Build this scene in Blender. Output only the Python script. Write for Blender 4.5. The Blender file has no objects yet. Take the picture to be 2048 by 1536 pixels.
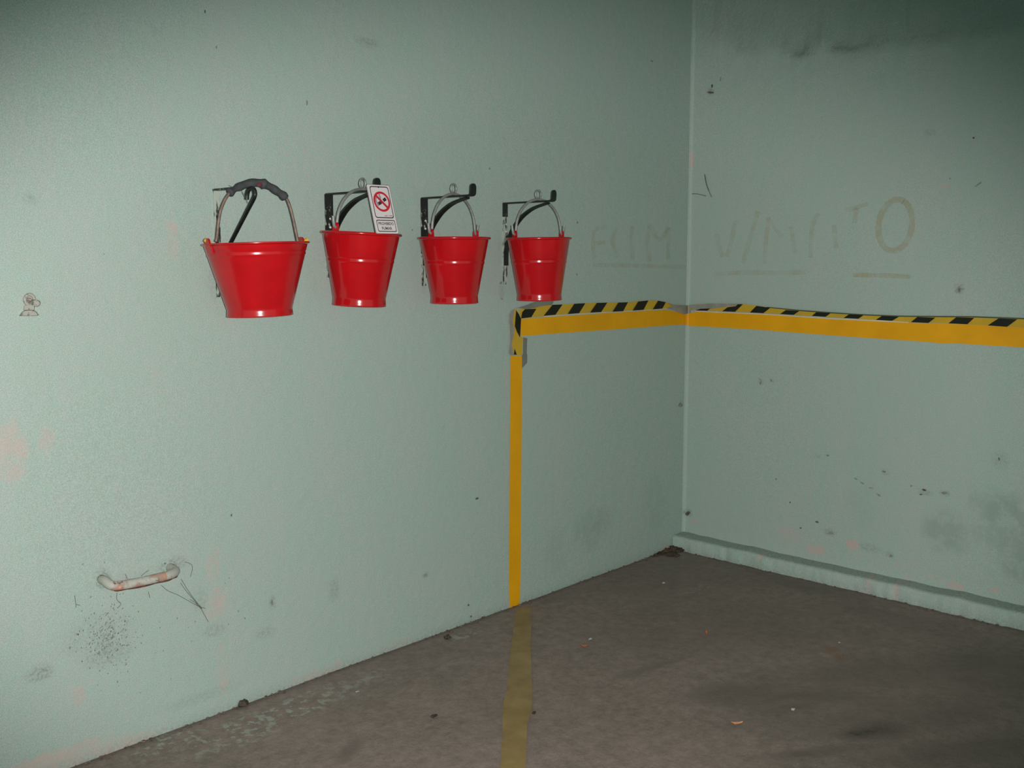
import bpy, bmesh, math, random
import numpy as np
from mathutils import Vector, Matrix
random.seed(7); rng = np.random.default_rng(11)
sc = bpy.context.scene; col = sc.collection

# ---------------------------------------------------------------- camera, light, exposure
FPX, YAW, PITCH, ROLL = 2103.82, 0.756933, -0.125016, -0.0011428
CAM = np.array([-4.538472, -3.05, 1.529730])          # wall_left is y = 0, wall_right is x = 0
FWD = np.array([math.cos(PITCH)*math.cos(YAW), math.cos(PITCH)*math.sin(YAW), math.sin(PITCH)])
_r = np.array([math.sin(YAW), -math.cos(YAW), 0.0]); _u = np.cross(_r, FWD)
RGT = math.cos(ROLL)*_r + math.sin(ROLL)*_u
UPV = math.cos(ROLL)*_u - math.sin(ROLL)*_r
cam = bpy.data.cameras.new('camera'); cam.sensor_width = 36; cam.lens = FPX/2048*36
cam.clip_start = 0.02
co = bpy.data.objects.new('camera', cam); col.objects.link(co); sc.camera = co
co.matrix_world = Matrix(((RGT[0], UPV[0], -FWD[0], CAM[0]), (RGT[1], UPV[1], -FWD[1], CAM[1]),
                          (RGT[2], UPV[2], -FWD[2], CAM[2]), (0, 0, 0, 1)))

# the compact camera's flash, a few centimetres beside the lens
fl = bpy.data.lights.new('camera_flash', 'SPOT')
fl.energy = 520; fl.spot_size = math.radians(80); fl.spot_blend = 0.62; fl.shadow_soft_size = 0.014
fl.color = (1.0, 0.965, 0.95)
fo = bpy.data.objects.new('camera_flash', fl); col.objects.link(fo)
_fp = CAM + RGT*0.042 + UPV*0.012
_m = Matrix(((RGT[0], UPV[0], -FWD[0]), (RGT[1], UPV[1], -FWD[1]), (RGT[2], UPV[2], -FWD[2]))).to_4x4()
fo.matrix_world = Matrix.Translation(Vector(_fp)) @ _m @ Matrix.Rotation(math.radians(3.0), 4, "Y") @ Matrix.Rotation(math.radians(-2.5), 4, 'X') @ Matrix.Diagonal((1, .655, 1, 1))   # a flash tube throws a wide, low beam

w = bpy.data.worlds.new('garage_ambient'); sc.world = w; w.use_nodes = True
w.node_tree.nodes['Background'].inputs[0].default_value = (0.58, 1.0, 0.90, 1)
w.node_tree.nodes['Background'].inputs[1].default_value = 0.50
sc.view_settings.view_transform = 'Standard'; sc.view_settings.look = 'None'
sc.view_settings.exposure = 0.0; sc.view_settings.gamma = 1.0
sc.view_settings.use_curve_mapping = False

# ---------------------------------------------------------------- measuring: where a line of sight meets a real surface
FSX, FSY = 0.00630975, 0.00283404          # the concrete floor falls a little, like the photograph's
def floor_z(x, y): return FSX*x + FSY*y
def ray(q): return FWD + (q[0]-1024)/FPX*RGT - (q[1]-768)/FPX*UPV
def onA(q, off=0.0): d = ray(q); return CAM + (-off-CAM[1])/d[1]*d     # off metres in front of wall_left
def onB(q, off=0.0): d = ray(q); return CAM + (-off-CAM[0])/d[0]*d
def onX(q, x): d = ray(q); return CAM + (x-CAM[0])/d[0]*d
def onF(q, off=0.0):
    d = ray(q); t = -(CAM[2]-off-FSX*CAM[0]-FSY*CAM[1])/(d[2]-FSX*d[0]-FSY*d[1]); return CAM + t*d
def onPlane(q, P, n): d = ray(q); return CAM + np.dot(P-CAM, n)/np.dot(d, n)*d
def crop(x0, y0, s):                        # points read in an enlarged detail
    return lambda *pts: [(x0+s*a, y0+s*b) for a, b in pts]

# ---------------------------------------------------------------- materials
def newmat(name):
    m = bpy.data.materials.new(name); m.use_nodes = True
    return m, m.node_tree.nodes, m.node_tree.links, m.node_tree.nodes['Principled BSDF']
def setp(b, rough=.5, metal=0, spec=.5, coat=0):
    b.inputs['Roughness'].default_value = rough; b.inputs['Metallic'].default_value = metal
    b.inputs['Specular IOR Level'].default_value = spec; b.inputs['Coat Weight'].default_value = coat
def noise(N, L, vec, scale, detail=4, rough=.55):
    n = N.new('ShaderNodeTexNoise'); n.inputs['Scale'].default_value = scale
    n.inputs['Detail'].default_value = detail; n.inputs['Roughness'].default_value = rough
    L.new(vec, n.inputs['Vector']); return n
def ramp(N, L, fac, stops):
    r = N.new('ShaderNodeValToRGB'); e = r.color_ramp.elements
    while len(e) < len(stops): e.new(.5)
    for k, (p, c) in enumerate(stops): e[k].position = p; e[k].color = (*c, 1) if len(c) == 3 else c
    L.new(fac, r.inputs[0]); return r
def g(v): return (v, v, v)
def mix(N, L, fac, a, b, mode='MIX'):
    m = N.new('ShaderNodeMix'); m.data_type = 'RGBA'; m.blend_type = mode
    for sock, v in ((m.inputs[0], fac), (m.inputs[6], a), (m.inputs[7], b)):
        if isinstance(v, (int, float)): sock.default_value = v
        elif isinstance(v, tuple): sock.default_value = (*v, 1)
        else: L.new(v, sock)
    return m.outputs[2]
def math_(N, L, op, a, b):
    m = N.new('ShaderNodeMath'); m.operation = op
    for s, v in ((m.inputs[0], a), (m.inputs[1], b)):
        if isinstance(v, (int, float)): s.default_value = v
        else: L.new(v, s)
    return m.outputs[0]
def bump(N, L, b, h, strength, dist):
    n = N.new('ShaderNodeBump'); n.inputs['Strength'].default_value = strength; n.inputs['Distance'].default_value = dist
    L.new(h, n.inputs['Height']); L.new(n.outputs[0], b.inputs['Normal'])
def objvec(N): return N.new('ShaderNodeTexCoord').outputs['Object']

def plain(name, c, rough=.5, metal=0, spec=.5, coat=0, var=.12, scale=25, bmp=0, bscale=200):
    m, N, L, b = newmat(name); setp(b, rough, metal, spec, coat); v = objvec(N)
    n = noise(N, L, v, scale)
    lo = tuple(max(0, x*(1-var)) for x in c); hi = tuple(min(1, x*(1+var)) for x in c)
    r = ramp(N, L, n.outputs['Fac'], [(.3, lo), (.7, hi)]); L.new(r.outputs[0], b.inputs['Base Color'])
    if bmp:
        bn = noise(N, L, v, bscale, 2); bump(N, L, b, bn.outputs['Fac'], bmp, .002)
    return m
def worn(name, top, under, thr, scale=38, rough=.5, metal=0, streak=(1, 1, 1)):
    """old paint of one colour flaking off another"""
    m, N, L, b = newmat(name); setp(b, rough, metal); v = objvec(N)
    mp = N.new('ShaderNodeMapping'); mp.inputs['Scale'].default_value = streak; L.new(v, mp.inputs[0])
    n = noise(N, L, mp.outputs[0], scale, 5, .65)
    r = ramp(N, L, n.outputs['Fac'], [(thr-.03, g(0)), (thr+.03, g(1))])
    c = mix(N, L, r.outputs[0], under, top); L.new(c, b.inputs['Base Color'])
    bump(N, L, b, r.outputs[0], .4, .001)
    return m
def film(name, c, alpha, rough=.5, thr=None, scale=18, var=.15, low=.25):
    """a thin see-through layer: worn lettering, clear tape film"""
    m, N, L, b = newmat(name); setp(b, rough); v = objvec(N)
    n = noise(N, L, v, scale, 5, .6)
    lo = tuple(x*(1-var) for x in c); hi = tuple(min(1, x*(1+var)) for x in c)
    L.new(ramp(N, L, n.outputs['Fac'], [(.3, lo), (.7, hi)]).outputs[0], b.inputs['Base Color'])
    if thr is None: b.inputs['Alpha'].default_value = alpha
    else:
        a = ramp(N, L, n.outputs['Fac'], [(thr-.12, g(alpha*low)), (thr+.1, g(alpha))]); L.new(a.outputs[0], b.inputs['Alpha'])
    return m

def wall_material(name):
    m, N, L, b = newmat(name); setp(b, .62, 0, .28); v = objvec(N)
    at = N.new('ShaderNodeAttribute'); at.attribute_name = 'stain_shade'
    sp = N.new('ShaderNodeSeparateColor'); L.new(at.outputs['Color'], sp.inputs[0])
    R, G, Bc, A = sp.outputs[0], sp.outputs[1], sp.outputs[2], at.outputs['Alpha']
    mp = N.new('ShaderNodeMapping'); mp.inputs['Scale'].default_value = (1, 1, .45); L.new(v, mp.inputs[0])
    n1 = noise(N, L, mp.outputs[0], 5.5, 5, .62)
    c = ramp(N, L, n1.outputs['Fac'], [(.30, (.300, .398, .345)), (.45, (.318, .395, .348)), (.58, (.334, .392, .354)), (.72, (.352, .388, .356))]).outputs[0]
    n2 = noise(N, L, v, 34, 4, .7)
    c = mix(N, L, .36, c, ramp(N, L, n2.outputs['Fac'], [(.3, (.27, .42, .35)), (.5, (.33, .40, .345)), (.7, (.385, .385, .36))]).outputs[0])
    n3 = noise(N, L, v, 300, 3, .7)                     # grain of the rolled paint
    c = mix(N, L, .9, c, ramp(N, L, n3.outputs['Fac'], [(.25, g(.74)), (.5, g(.5)), (.75, g(.28))]).outputs[0], 'SOFT_LIGHT')
    # flaked paint showing pink primer
    n4 = noise(N, L, v, 60, 5, .65)
    n4b = noise(N, L, v, 17, 4, .6)
    f = math_(N, L, 'ADD', math_(N, L, 'ADD', R, math_(N, L, 'MULTIPLY', math_(N, L, 'SUBTRACT', n4.outputs['Fac'], .5), .8)), math_(N, L, 'MULTIPLY', math_(N, L, 'SUBTRACT', n4b.outputs['Fac'], .5), .9))
    f = math_(N, L, 'MULTIPLY', f, ramp(N, L, R, [(0, g(0)), (.15, g(1))]).outputs[0])
    pf = ramp(N, L, f, [(.28, g(0)), (.75, g(.62))])
    c = mix(N, L, pf.outputs[0], c, (.50, .335, .30))
    # grime, and shade painted at the plaster ridge and rung ends
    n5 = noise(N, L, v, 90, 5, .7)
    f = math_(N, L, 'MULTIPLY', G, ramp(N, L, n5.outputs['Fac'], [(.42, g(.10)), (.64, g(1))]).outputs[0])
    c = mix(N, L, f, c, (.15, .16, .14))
    # damp patches
    n6 = noise(N, L, v, 14, 4, .6)
    f = math_(N, L, 'MULTIPLY', Bc, ramp(N, L, n6.outputs['Fac'], [(.40, g(.25)), (.54, g(1))]).outputs[0])
    c = mix(N, L, f, c, (.225, .29, .242))
    L.new(c, b.inputs['Base Color'])
    h1 = noise(N, L, v, 260, 3, .6); h2 = noise(N, L, v, 22, 4, .6)
    h = math_(N, L, 'ADD', math_(N, L, 'MULTIPLY', h1.outputs['Fac'], .35), h2.outputs['Fac'])
    h3 = noise(N, L, v, 48, 6, .72)                     # coarse plaster where the finish coat is missing
    h = math_(N, L, 'ADD', h, math_(N, L, 'MULTIPLY', math_(N, L, 'MULTIPLY', h3.outputs['Fac'], A), 6.0))
    bump(N, L, b, h, .55, .004)
    return m

def floor_material():
    m, N, L, b = newmat('old_concrete'); setp(b, .72, 0, .3); v = objvec(N)
    at = N.new('ShaderNodeAttribute'); at.attribute_name = 'stain_shade'
    sp = N.new('ShaderNodeSeparateColor'); L.new(at.outputs['Color'], sp.inputs[0])
    n1 = noise(N, L, v, 2.6, 6, .65); n2 = noise(N, L, v, 28, 6, .75); n3 = noise(N, L, v, 300, 2, .6)
    c = ramp(N, L, n1.outputs['Fac'], [(.3, (.165, .138, .110)), (.5, (.222, .175, .146)), (.7, (.265, .205, .178))]).outputs[0]
    c = mix(N, L, .55, c, ramp(N, L, n2.outputs['Fac'], [(.28, (.10, .092, .072)), (.5, (.212, .17, .144)), (.75, (.325, .265, .232))]).outputs[0])
    c = mix(N, L, .4, c, ramp(N, L, n3.outputs['Fac'], [(.25, g(.25)), (.75, g(.75))]).outputs[0], 'SOFT_LIGHT')
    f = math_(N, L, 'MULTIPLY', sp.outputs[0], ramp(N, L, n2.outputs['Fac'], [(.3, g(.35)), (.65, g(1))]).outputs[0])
    c = mix(N, L, f, c, (.05, .048, .037))                       # oil and tyre marks, plus light falloff painted in near the corner
    n4 = noise(N, L, v, 36, 5, .6)
    f = math_(N, L, 'MULTIPLY', sp.outputs[1], ramp(N, L, n4.outputs['Fac'], [(.53, g(0)), (.585, g(.8))]).outputs[0])
    c = mix(N, L, f, c, (.30, .33, .28))                         # drips of wall paint
    c = mix(N, L, sp.outputs[2], c, (.20, .085, .02))            # rusty patch
    L.new(c, b.inputs['Base Color'])
    h = math_(N, L, 'ADD', n2.outputs['Fac'], math_(N, L, 'MULTIPLY', n3.outputs['Fac'], .25))
    bump(N, L, b, h, .5, .006)
    return m

M = {}
M['wall'] = wall_material('mint_wall_paint')
M['floor'] = floor_material()
M['ceiling'] = plain('ceiling_paint', (.34, .36, .34), .8)
M['red'] = plain('red_enamel', (.40, .005, .008), .17, 0, .42, .12, .10, 9)
M['red_soft'] = plain('red_enamel_wide_bucket', (.40, .006, .009), .21, 0, .42, .1, .12, 9)
M['black'] = plain('black_iron_paint', (.010, .013, .011), .42, 0, .4, 0, .4, 30, .3, 160)
M['black_worn'] = worn('black_iron_under_flaking_paint', (.012, .014, .012), (.30, .33, .29), .39, 45, .5, 0, (1.6, 1, .5))
M['paint_worn'] = worn('mint_paint_flaking_off_iron', (.36, .41, .35), (.015, .018, .015), .46, 40, .55, 0, (1.8, 1, .35))
M['wire'] = plain('galvanised_wire', (.25, .255, .235), .5, .35, .5, 0, .2, 60)
M['wire_brown'] = plain('weathered_bail_wire', (.17, .115, .09), .55, .25, .5, 0, .3, 60)
M['foam'] = plain('grey_foam_grip', (.048, .05, .052), .85, 0, .25, 0, .25, 40, .5, 400)
M['foam_red'] = plain('reddish_foam_mark', (.12, .03, .035), .85, 0, .25)
M['cap'] = plain('yellow_plastic', (.62, .36, .02), .4)
M['screw'] = plain('pale_screw_head', (.62, .62, .58), .4, .3)
M['sign'] = plain('white_sign_plastic', (.60, .54, .53), .35, 0, .4, 0, .03, 12)
M['sign_edge'] = plain('sign_print_black', (.025, .025, .025), .5)
M['sign_text'] = plain('sign_print_charcoal', (.085, .08, .08), .5)
M['sign_grey'] = plain('sign_print_grey', (.26, .24, .26), .5)
M['sign_red'] = plain('sign_print_red', (.48, .018, .03), .45)
M['yellow'] = plain('yellow_band_paint', (.68, .315, .004), .5, 0, .2, 0, .07, 7, .15, 120)
M['tape'] = plain('hazard_tape_yellow', (.49, .31, .025), .42, 0, .25, 0, .06, 14)
M['tape_black'] = plain('hazard_tape_black', (.011, .013, .008), .45, 0, .2, 0, .2, 20)
M['tape_edge'] = plain('hazard_tape_dark_edge', (.05, .065, .03), .5)
M['tape_back'] = plain('tape_backing_grey', (.24, .235, .20), .45, 0, .4, 0, .15, 25)
M['tape_pale'] = plain('pale_tape_margin', (.55, .50, .38), .5)
M['clear'] = film('cloudy_clear_film', (.22, .23, .19), .55, .35)
M['letter'] = film('worn_ochre_lettering', (.45, .37, .19), .40, .6, .52, 16)
M['letter_faint'] = film('nearly_gone_ochre_lettering', (.45, .37, .20), .24, .6, .56, 13)
M['floorline'] = film('worn_yellow_floor_paint', (.32, .225, .085), .74, .6, .20, 9, .25)
M['rung'] = worn('flaking_cream_paint_on_rust', (.38, .375, .325), (.12, .045, .03), .40, 34, .6)
M['rung_rust'] = film('bare_rusty_primer', (.40, .20, .14), .85, .7, .57, 26, .6, 0)
M['rust'] = plain('dark_rust', (.10, .035, .022), .8, 0, .3, 0, .5, 60)
M['fitting'] = worn('overpainted_fitting', (.315, .315, .265), (.17, .145, .12), .43, 110, .6)
M['fitting_screw'] = plain('pinkish_screw', (.36, .25, .23), .5, .2, .5, 0, .4, 120)
M['web'] = film('grey_cobweb', (.11, .115, .10), .6, .9)
M['chip'] = plain('dark_chip', (.10, .09, .07), .8, 0, .3, 0, .5, 80)
M['chip_grey'] = plain('grey_chip', (.20, .21, .18), .8, 0, .3, 0, .4, 80)
M['speck'] = plain('dark_speck', (.16, .16, .135), .8)
M['leaf'] = plain('dry_orange_leaf', (.40, .13, .035), .7, 0, .3, 0, .35, 60)
M['leaf_pale'] = plain('pale_dry_leaf', (.52, .25, .12), .7, 0, .3, 0, .3, 60)
M['paper'] = plain('white_scrap', (.36, .36, .34), .6)
M['pebble'] = plain('dark_pebble', (.05, .04, .03), .8, 0, .3, 0, .4, 80)
M['crumb'] = plain('floor_dirt_crumb', (.13, .10, .08), .9, 0, .2, 0, .5, 50)
M['dirt'] = plain('reddish_brown_rubble', (.075, .05, .035), .9, 0, .2, 0, .6, 70)

# ---------------------------------------------------------------- mesh helpers
class MB:
    def __init__(s): s.v = []; s.f = []
    def add(s, vs, fs):
        o = len(s.v); s.v += [tuple(map(float, p)) for p in vs]; s.f += [tuple(i+o for i in f) for f in fs]
    def lathe(s, prof, n=64, c=(0, 0, 0), closed=True):
        k = len(prof); vs = []; fs = []
        for i in range(n):
            a = 2*math.pi*i/n
            vs += [(c[0]+r*math.cos(a), c[1]+r*math.sin(a), c[2]+z) for r, z in prof]
        for i in range(n):
            for j in range(k if closed else k-1):
                a, b = i*k+j, i*k+(j+1) % k; c2, d = ((i+1) % n)*k+(j+1) % k, ((i+1) % n)*k+j
                fs.append((a, d, c2, b))
        s.add(vs, fs)
    def tube(s, path, rad, n=10, closed=False, flat=1.0, ref=(0, 0, 1)):
        P = [np.array(p, float) for p in path]; m = len(P)
        R = rad if hasattr(rad, '__len__') else [rad]*m
        vs = []; fs = []; N0 = None
        for i in range(m):
            t = (P[(i+1) % m]-P[i-1]) if closed else (P[min(i+1, m-1)]-P[max(i-1, 0)])
            t = t/(np.linalg.norm(t)+1e-12)
            if N0 is None:
                q = np.array(ref, float)
                if abs(q@t) > .95: q = np.array([1., 0, 0])
                N0 = q-(q@t)*t
            else: N0 = N0-(N0@t)*t
            N0 = N0/np.linalg.norm(N0); B0 = np.cross(t, N0)
            vs += [P[i]+R[i]*(math.cos(a)*N0*flat+math.sin(a)*B0) for a in (2*math.pi*k/n for k in range(n))]
        for i in range(m if closed else m-1):
            for k in range(n):
                j = (i+1) % m
                fs.append((i*n+k, i*n+(k+1) % n, j*n+(k+1) % n, j*n+k))
        if not closed:
            fs.append(tuple(range(n))[::-1]); fs.append(tuple((m-1)*n+k for k in range(n)))
        s.add(vs, fs)
    def box(s, c, sx, sy, sz):
        x, y, z = c
        vs = [(x+a*sx/2, y+b*sy/2, z+d*sz/2) for d in (-1, 1) for b in (-1, 1) for a in (-1, 1)]
        s.add(vs, [(0, 2, 3, 1), (4, 5, 7, 6), (0, 1, 5, 4), (2, 6, 7, 3), (0, 4, 6, 2), (1, 3, 7, 5)])
    def bar(s, path, width, thick, x0):          # flat iron: path of (y, z), width along x
        P = [np.array(p, float) for p in path]; m = len(P); vs = []; fs = []
        W = width if hasattr(width, '__len__') else [width]*m
        for i in range(m):
            t = P[min(i+1, m-1)]-P[max(i-1, 0)]; t /= np.linalg.norm(t)
            if 0 < i < m-1:
                a = P[i]-P[i-1]; a /= np.linalg.norm(a); k = 1/max(.6, abs(a@t))
            else: k = 1
            nrm = np.array([-t[1], t[0]])*thick/2*k
            for sx, sn in ((-1, 1), (1, 1), (1, -1), (-1, -1)):
                q = P[i]+sn*nrm; vs.append((x0+sx*W[i]/2, q[0], q[1]))
        for i in range(m-1):
            for k in range(4): fs.append((i*4+k, i*4+(k+1) % 4, i*4+4+(k+1) % 4, i*4+4+k))
        fs += [(3, 2, 1, 0), tuple((m-1)*4+k for k in range(4))]
        s.add(vs, fs)
    def lump(s, c, r, sq=(1, 1, 1), jit=.25, seg=8, ring=5):
        vs = [(c[0], c[1], c[2]+r*sq[2])]; fs = []
        for j in range(1, ring):
            p = math.pi*j/ring
            for i in range(seg):
                a = 2*math.pi*i/seg; k = r*(1+jit*(random.random()-.5)*2)
                vs.append((c[0]+k*sq[0]*math.sin(p)*math.cos(a), c[1]+k*sq[1]*math.sin(p)*math.sin(a), c[2]+k*sq[2]*math.cos(p)))
        vs.append((c[0], c[1], c[2]-r*sq[2])); e = len(vs)-1
        for i in range(seg): fs.append((0, 1+i, 1+(i+1) % seg)); fs.append((e, 1+(ring-2)*seg+(i+1) % seg, 1+(ring-2)*seg+i))
        for j in range(ring-2):
            for i in range(seg):
                a = 1+j*seg+i; b = 1+j*seg+(i+1) % seg; fs.append((a, a+seg, b+seg, b))
        s.add(vs, fs)
    def slab(s, front, back):                    # two matching outlines, front one seen
        n = len(front)
        s.add(list(front)+list(back), [tuple(range(n)), tuple(range(2*n-1, n-1, -1))] + [(i, i+n, (i+1) % n+n, (i+1) % n) for i in range(n)])

def link(name, data, parent=None):
    o = bpy.data.objects.new(name, data); col.objects.link(o)
    if parent: o.parent = parent
    return o
def rootmat(o):
    while o.parent: o = o.parent
    return o.matrix_basis.copy()
def obj(name, mb, mat, parent=None, smooth=True, angle=35, local=False, rec=True):
    """link a mesh given in world space (or in the space of its thing) as one object"""
    me = bpy.data.meshes.new(name)
    vs = mb.v
    if parent is not None and not local:
        I = rootmat(parent).inverted(); vs = [tuple(I @ Vector(p)) for p in vs]
    me.from_pydata(vs, [], mb.f); me.materials.append(mat)
    if rec:
        bm = bmesh.new(); bm.from_mesh(me)
        bmesh.ops.recalc_face_normals(bm, faces=bm.faces)
        bmesh.ops.triangulate(bm, faces=[f for f in bm.faces if len(f.verts) > 4])
        bm.to_mesh(me); bm.free()
    if smooth:
        me.polygons.foreach_set('use_smooth', [True]*len(me.polygons)); me.set_sharp_from_angle(angle=math.radians(angle))
    me.update(); return link(name, me, parent)
def tag(o, label=None, cat=None, group=None, kind=None):
    for k, v in (('label', label), ('category', cat), ('group', group), ('kind', kind)):
        if v: o[k] = v
    return o
def empty(name, loc, rz=0, tilt=None):
    o = bpy.data.objects.new(name, None); col.objects.link(o); o.empty_display_size = .05
    m = Matrix.Translation(Vector(loc)) @ Matrix.Rotation(rz, 4, 'Z')
    if tilt: m = Matrix.Translation(Vector(loc)) @ Matrix.Rotation(tilt[1], 4, Vector(tilt[0])) @ Matrix.Rotation(rz, 4, 'Z')
    o.matrix_basis = m; return o
def smoothline(pts, sub=6):
    P = [np.array(p, float) for p in pts]; out = []
    for i in range(len(P)-1):
        p0, p1, p2, p3 = P[max(i-1, 0)], P[i], P[i+1], P[min(i+2, len(P)-1)]
        for k in range(sub):
            t = k/sub
            out.append(.5*((2*p1)+(-p0+p2)*t+(2*p0-5*p1+4*p2-p3)*t*t+(-p0+3*p1-3*p2+p3)*t**3))
    return out+[P[-1]]

def vnoise(X, Y, scale, seed, octs=4):
    out = np.zeros_like(X); amp = 1; tot = 0
    for o in range(octs):
        r = np.random.default_rng(seed+o); T = r.random((128, 128))
        x = X*scale; y = Y*scale; xi = np.floor(x).astype(int); yi = np.floor(y).astype(int)
        fx = x-xi; fy = y-yi; fx = fx*fx*(3-2*fx); fy = fy*fy*(3-2*fy)
        a = T[xi % 128, yi % 128]; b = T[(xi+1) % 128, yi % 128]; c = T[xi % 128, (yi+1) % 128]; d = T[(xi+1) % 128, (yi+1) % 128]
        out += amp*((a*(1-fx)+b*fx)*(1-fy)+(c*(1-fx)+d*fx)*fy); tot += amp; amp *= .5; scale *= 2
    return out/tot
def sheet(name, S, T, pos, stain_shade, mat, thick, flip):
    """a finely gridded surface with a body behind it; stain = four masks per point, dirt with some painted shade"""
    U, V = np.meshgrid(S, T, indexing='ij'); P = pos(U, V); nu, nv = U.shape
    front = P.reshape(-1, 3); verts = [front]
    i = np.arange(nu*nv).reshape(nu, nv)
    q = np.stack([i[:-1, :-1], i[1:, :-1], i[1:, 1:], i[:-1, 1:]], -1).reshape(-1, 4)
    if flip: q = q[:, ::-1]
    cs = [i[0, 0], i[-1, 0], i[-1, -1], i[0, -1]]; n0 = nu*nv
    back = np.array([front[k]+np.array(thick) for k in cs])
    rim = list(i[:, 0])+list(i[-1, 1:])+list(i[-2::-1, -1])+list(i[0, -2:0:-1])
    me = bpy.data.meshes.new(name)
    faces = [tuple(f) for f in q.tolist()]
    bq = (n0+3, n0+2, n0+1, n0)
    faces.append(bq if not flip else bq[::-1])
    ends = ((i[:, 0], n0, n0+1), (i[-1, :], n0+1, n0+2), (i[::-1, -1], n0+2, n0+3), (i[0, ::-1], n0+3, n0))
    for e, a, b in ends:
        f = tuple([int(x) for x in e][::-1]+[a, b]); faces.append(f if not flip else f[::-1])
    me.from_pydata([tuple(p) for p in np.vstack([front, back]).tolist()], [], faces)
    me.materials.append(mat)
    at = me.color_attributes.new('stain_shade', 'FLOAT_COLOR', 'POINT')
    C = np.zeros((n0+4, 4), np.float32); C[:n0] = np.stack(stain_shade(U, V, P), -1).reshape(-1, 4)
    at.data.foreach_set('color', C.ravel())
    sm = np.ones(len(me.polygons), bool); sm[-5:] = False
    me.polygons.foreach_set('use_smooth', sm); me.update()
    return link(name, me)
def spot(X, Y, c, rx, ry, pw=2.0):
    return np.clip(1.35*(1-((X-c[0])/rx)**2-((Y-c[1])/ry)**2), 0, 1)
S1 = 1/480.0                                 # metres per photograph pixel, about, on the walls

# ---------------------------------------------------------------- the room: two painted walls, kerb, floor, ceiling
CEIL = 2.95
Sa = np.concatenate([np.arange(-7.5, -3.72, .2), np.arange(-3.7, -.0001, .0125), [0.0]])
Ta = np.concatenate([[-.12], np.arange(-.04, 2.45, .0125), np.arange(2.5, CEIL+.06, .1)])
def posA(U, V):
    d = .0022*(vnoise(U+20, V+3, 1.6, 3, 3)-.5)
    return np.stack([U, -d-.0004, V], -1)
def stain_shadeA(U, V, P):
    R = np.zeros_like(U); G = R.copy(); D = R.copy()
    def at(px, py): p = onA((px, py)); return p[0], p[2]
    for px, py, rx, ry, k in ((345, 480, 17, 50, .42), (312, 770, 15, 70, .30), (18, 905, 34, 60, .55), (92, 882, 20, 30, .42), (425, 1135, 20, 45, .42),
            (447, 1340, 16, 60, .5), (155, 1392, 18, 22, .5), (110, 1525, 130, 28, .55), (250, 1492, 90, 22, .5), (600, 320, 70, 60, .28), (450, 330, 80, 60, .22),
            (590, 880, 15, 60, .25), (480, 620, 80, 60, .24), (455, 860, 30, 130, .2), (725, 285, 60, 60, .15), (430, 1210, 40, 40, .45), (960, 1225, 40, 16, .4),
            (1330, 1100, 24, 16, .9), (640, 1345, 110, 18, .42), (800, 1285, 80, 14, .4), (1012, 760, 7, 40, .55), (1010, 860, 6, 40, .5), (1012, 800, 5, 60, .45), (1270, 1125, 50, 12, .5), (990, 192, 14, 8, .4), (265, 1130, 12, 8, .3)):
        R = np.maximum(R, k*spot(U, V, at(px, py), rx*S1, ry*S1))
    for px, py, rx, ry, k in ((80, 1347, 24, 14, .7), (215, 1292, 22, 28, .6), (195, 1270, 70, 40, .28), (215, 1310, 48, 20, .45), (735, 85, 34, 9, .5), (668, 1180, 14, 28, .4),
            (545, 1205, 7, 14, .7), (852, 1150, 12, 7, .6), (530, 1265, 24, 12, .35), (430, 1260, 24, 14, .4), (400, 1200, 16, 26, .3), (345, 1128, 30, 14, .55), (205, 1155, 14, 20, .6),  # last two paint the shade at the rung's ends
            (1030, 1290, 40, 8, .3), (1362, 808, 10, 12, .6), (400, 1395, 90, 12, .25), (1205, 1040, 50, 40, .22), (430, 560, 16, 40, .35), (848, 560, 10, 30, .3), (1003, 585, 8, 20, .5), (60, 400, 12, 8, .4)):
        G = np.maximum(G, k*spot(U, V, at(px, py), rx*S1, ry*S1))
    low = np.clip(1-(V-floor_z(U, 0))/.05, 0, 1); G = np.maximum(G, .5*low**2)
    for px, py, rx, ry, k in ((1180, 1060, 70, 60, .35), (1310, 1010, 60, 90, .22), (1110, 1100, 50, 60, .2)):
        D = np.maximum(D, k*spot(U, V, at(px, py), rx*S1, ry*S1))
    return R, G, D, np.zeros_like(U)
wall_left = sheet('wall_left', Sa, Ta, posA, stain_shadeA, M['wall'], (0, .22, 0), True); tag(wall_left, kind='structure')

FR = .018                                    # plaster is rounded in the corner
Sb = np.concatenate([np.arange(-6.5, -2.35, .2), np.arange(-2.3, -.04, .0125), np.arange(-.035, .0001, .0025)])
ridge_px = [(1385, 55), (1440, 62), (1480, 92), (1530, 78), (1600, 110), (1645, 72), (1668, 98), (1705, 100), (1760, 84), (1830, 78), (1900, 70), (2048, 40)]
ridge = np.array([[onB(q)[1], onB(q)[2]] for q in ridge_px])[::-1]
def posB(U, V):
    d = .003*(vnoise(U+9, V+5, 1.4, 31, 3)-.5)
    zr = np.interp(U, ridge[:, 0], ridge[:, 1])+.05*(vnoise(U, V*.4+2, 9, 77, 3)-.5)
    up = np.clip((V-zr)/.022, 0, 1); up = up*up*(3-2*up)
    vis = (U > -2.35)
    fade = np.clip((U+1.02)/.22, 0, 1)*np.clip((-U-.02)/.08, 0, 1)
    d = d-.017*up*vis*fade + .017*(vnoise(U, V, 13, 41, 4)-.5)*np.clip(1-np.abs(V-zr-.03)/.28, 0, 1)*vis
    t = np.clip(-U, 0, FR); fil = FR-np.sqrt(np.maximum(FR**2-(FR-t)**2, 0))
    return np.stack([-d-fil*(U > -FR)-.0004, U, V], -1)
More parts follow.
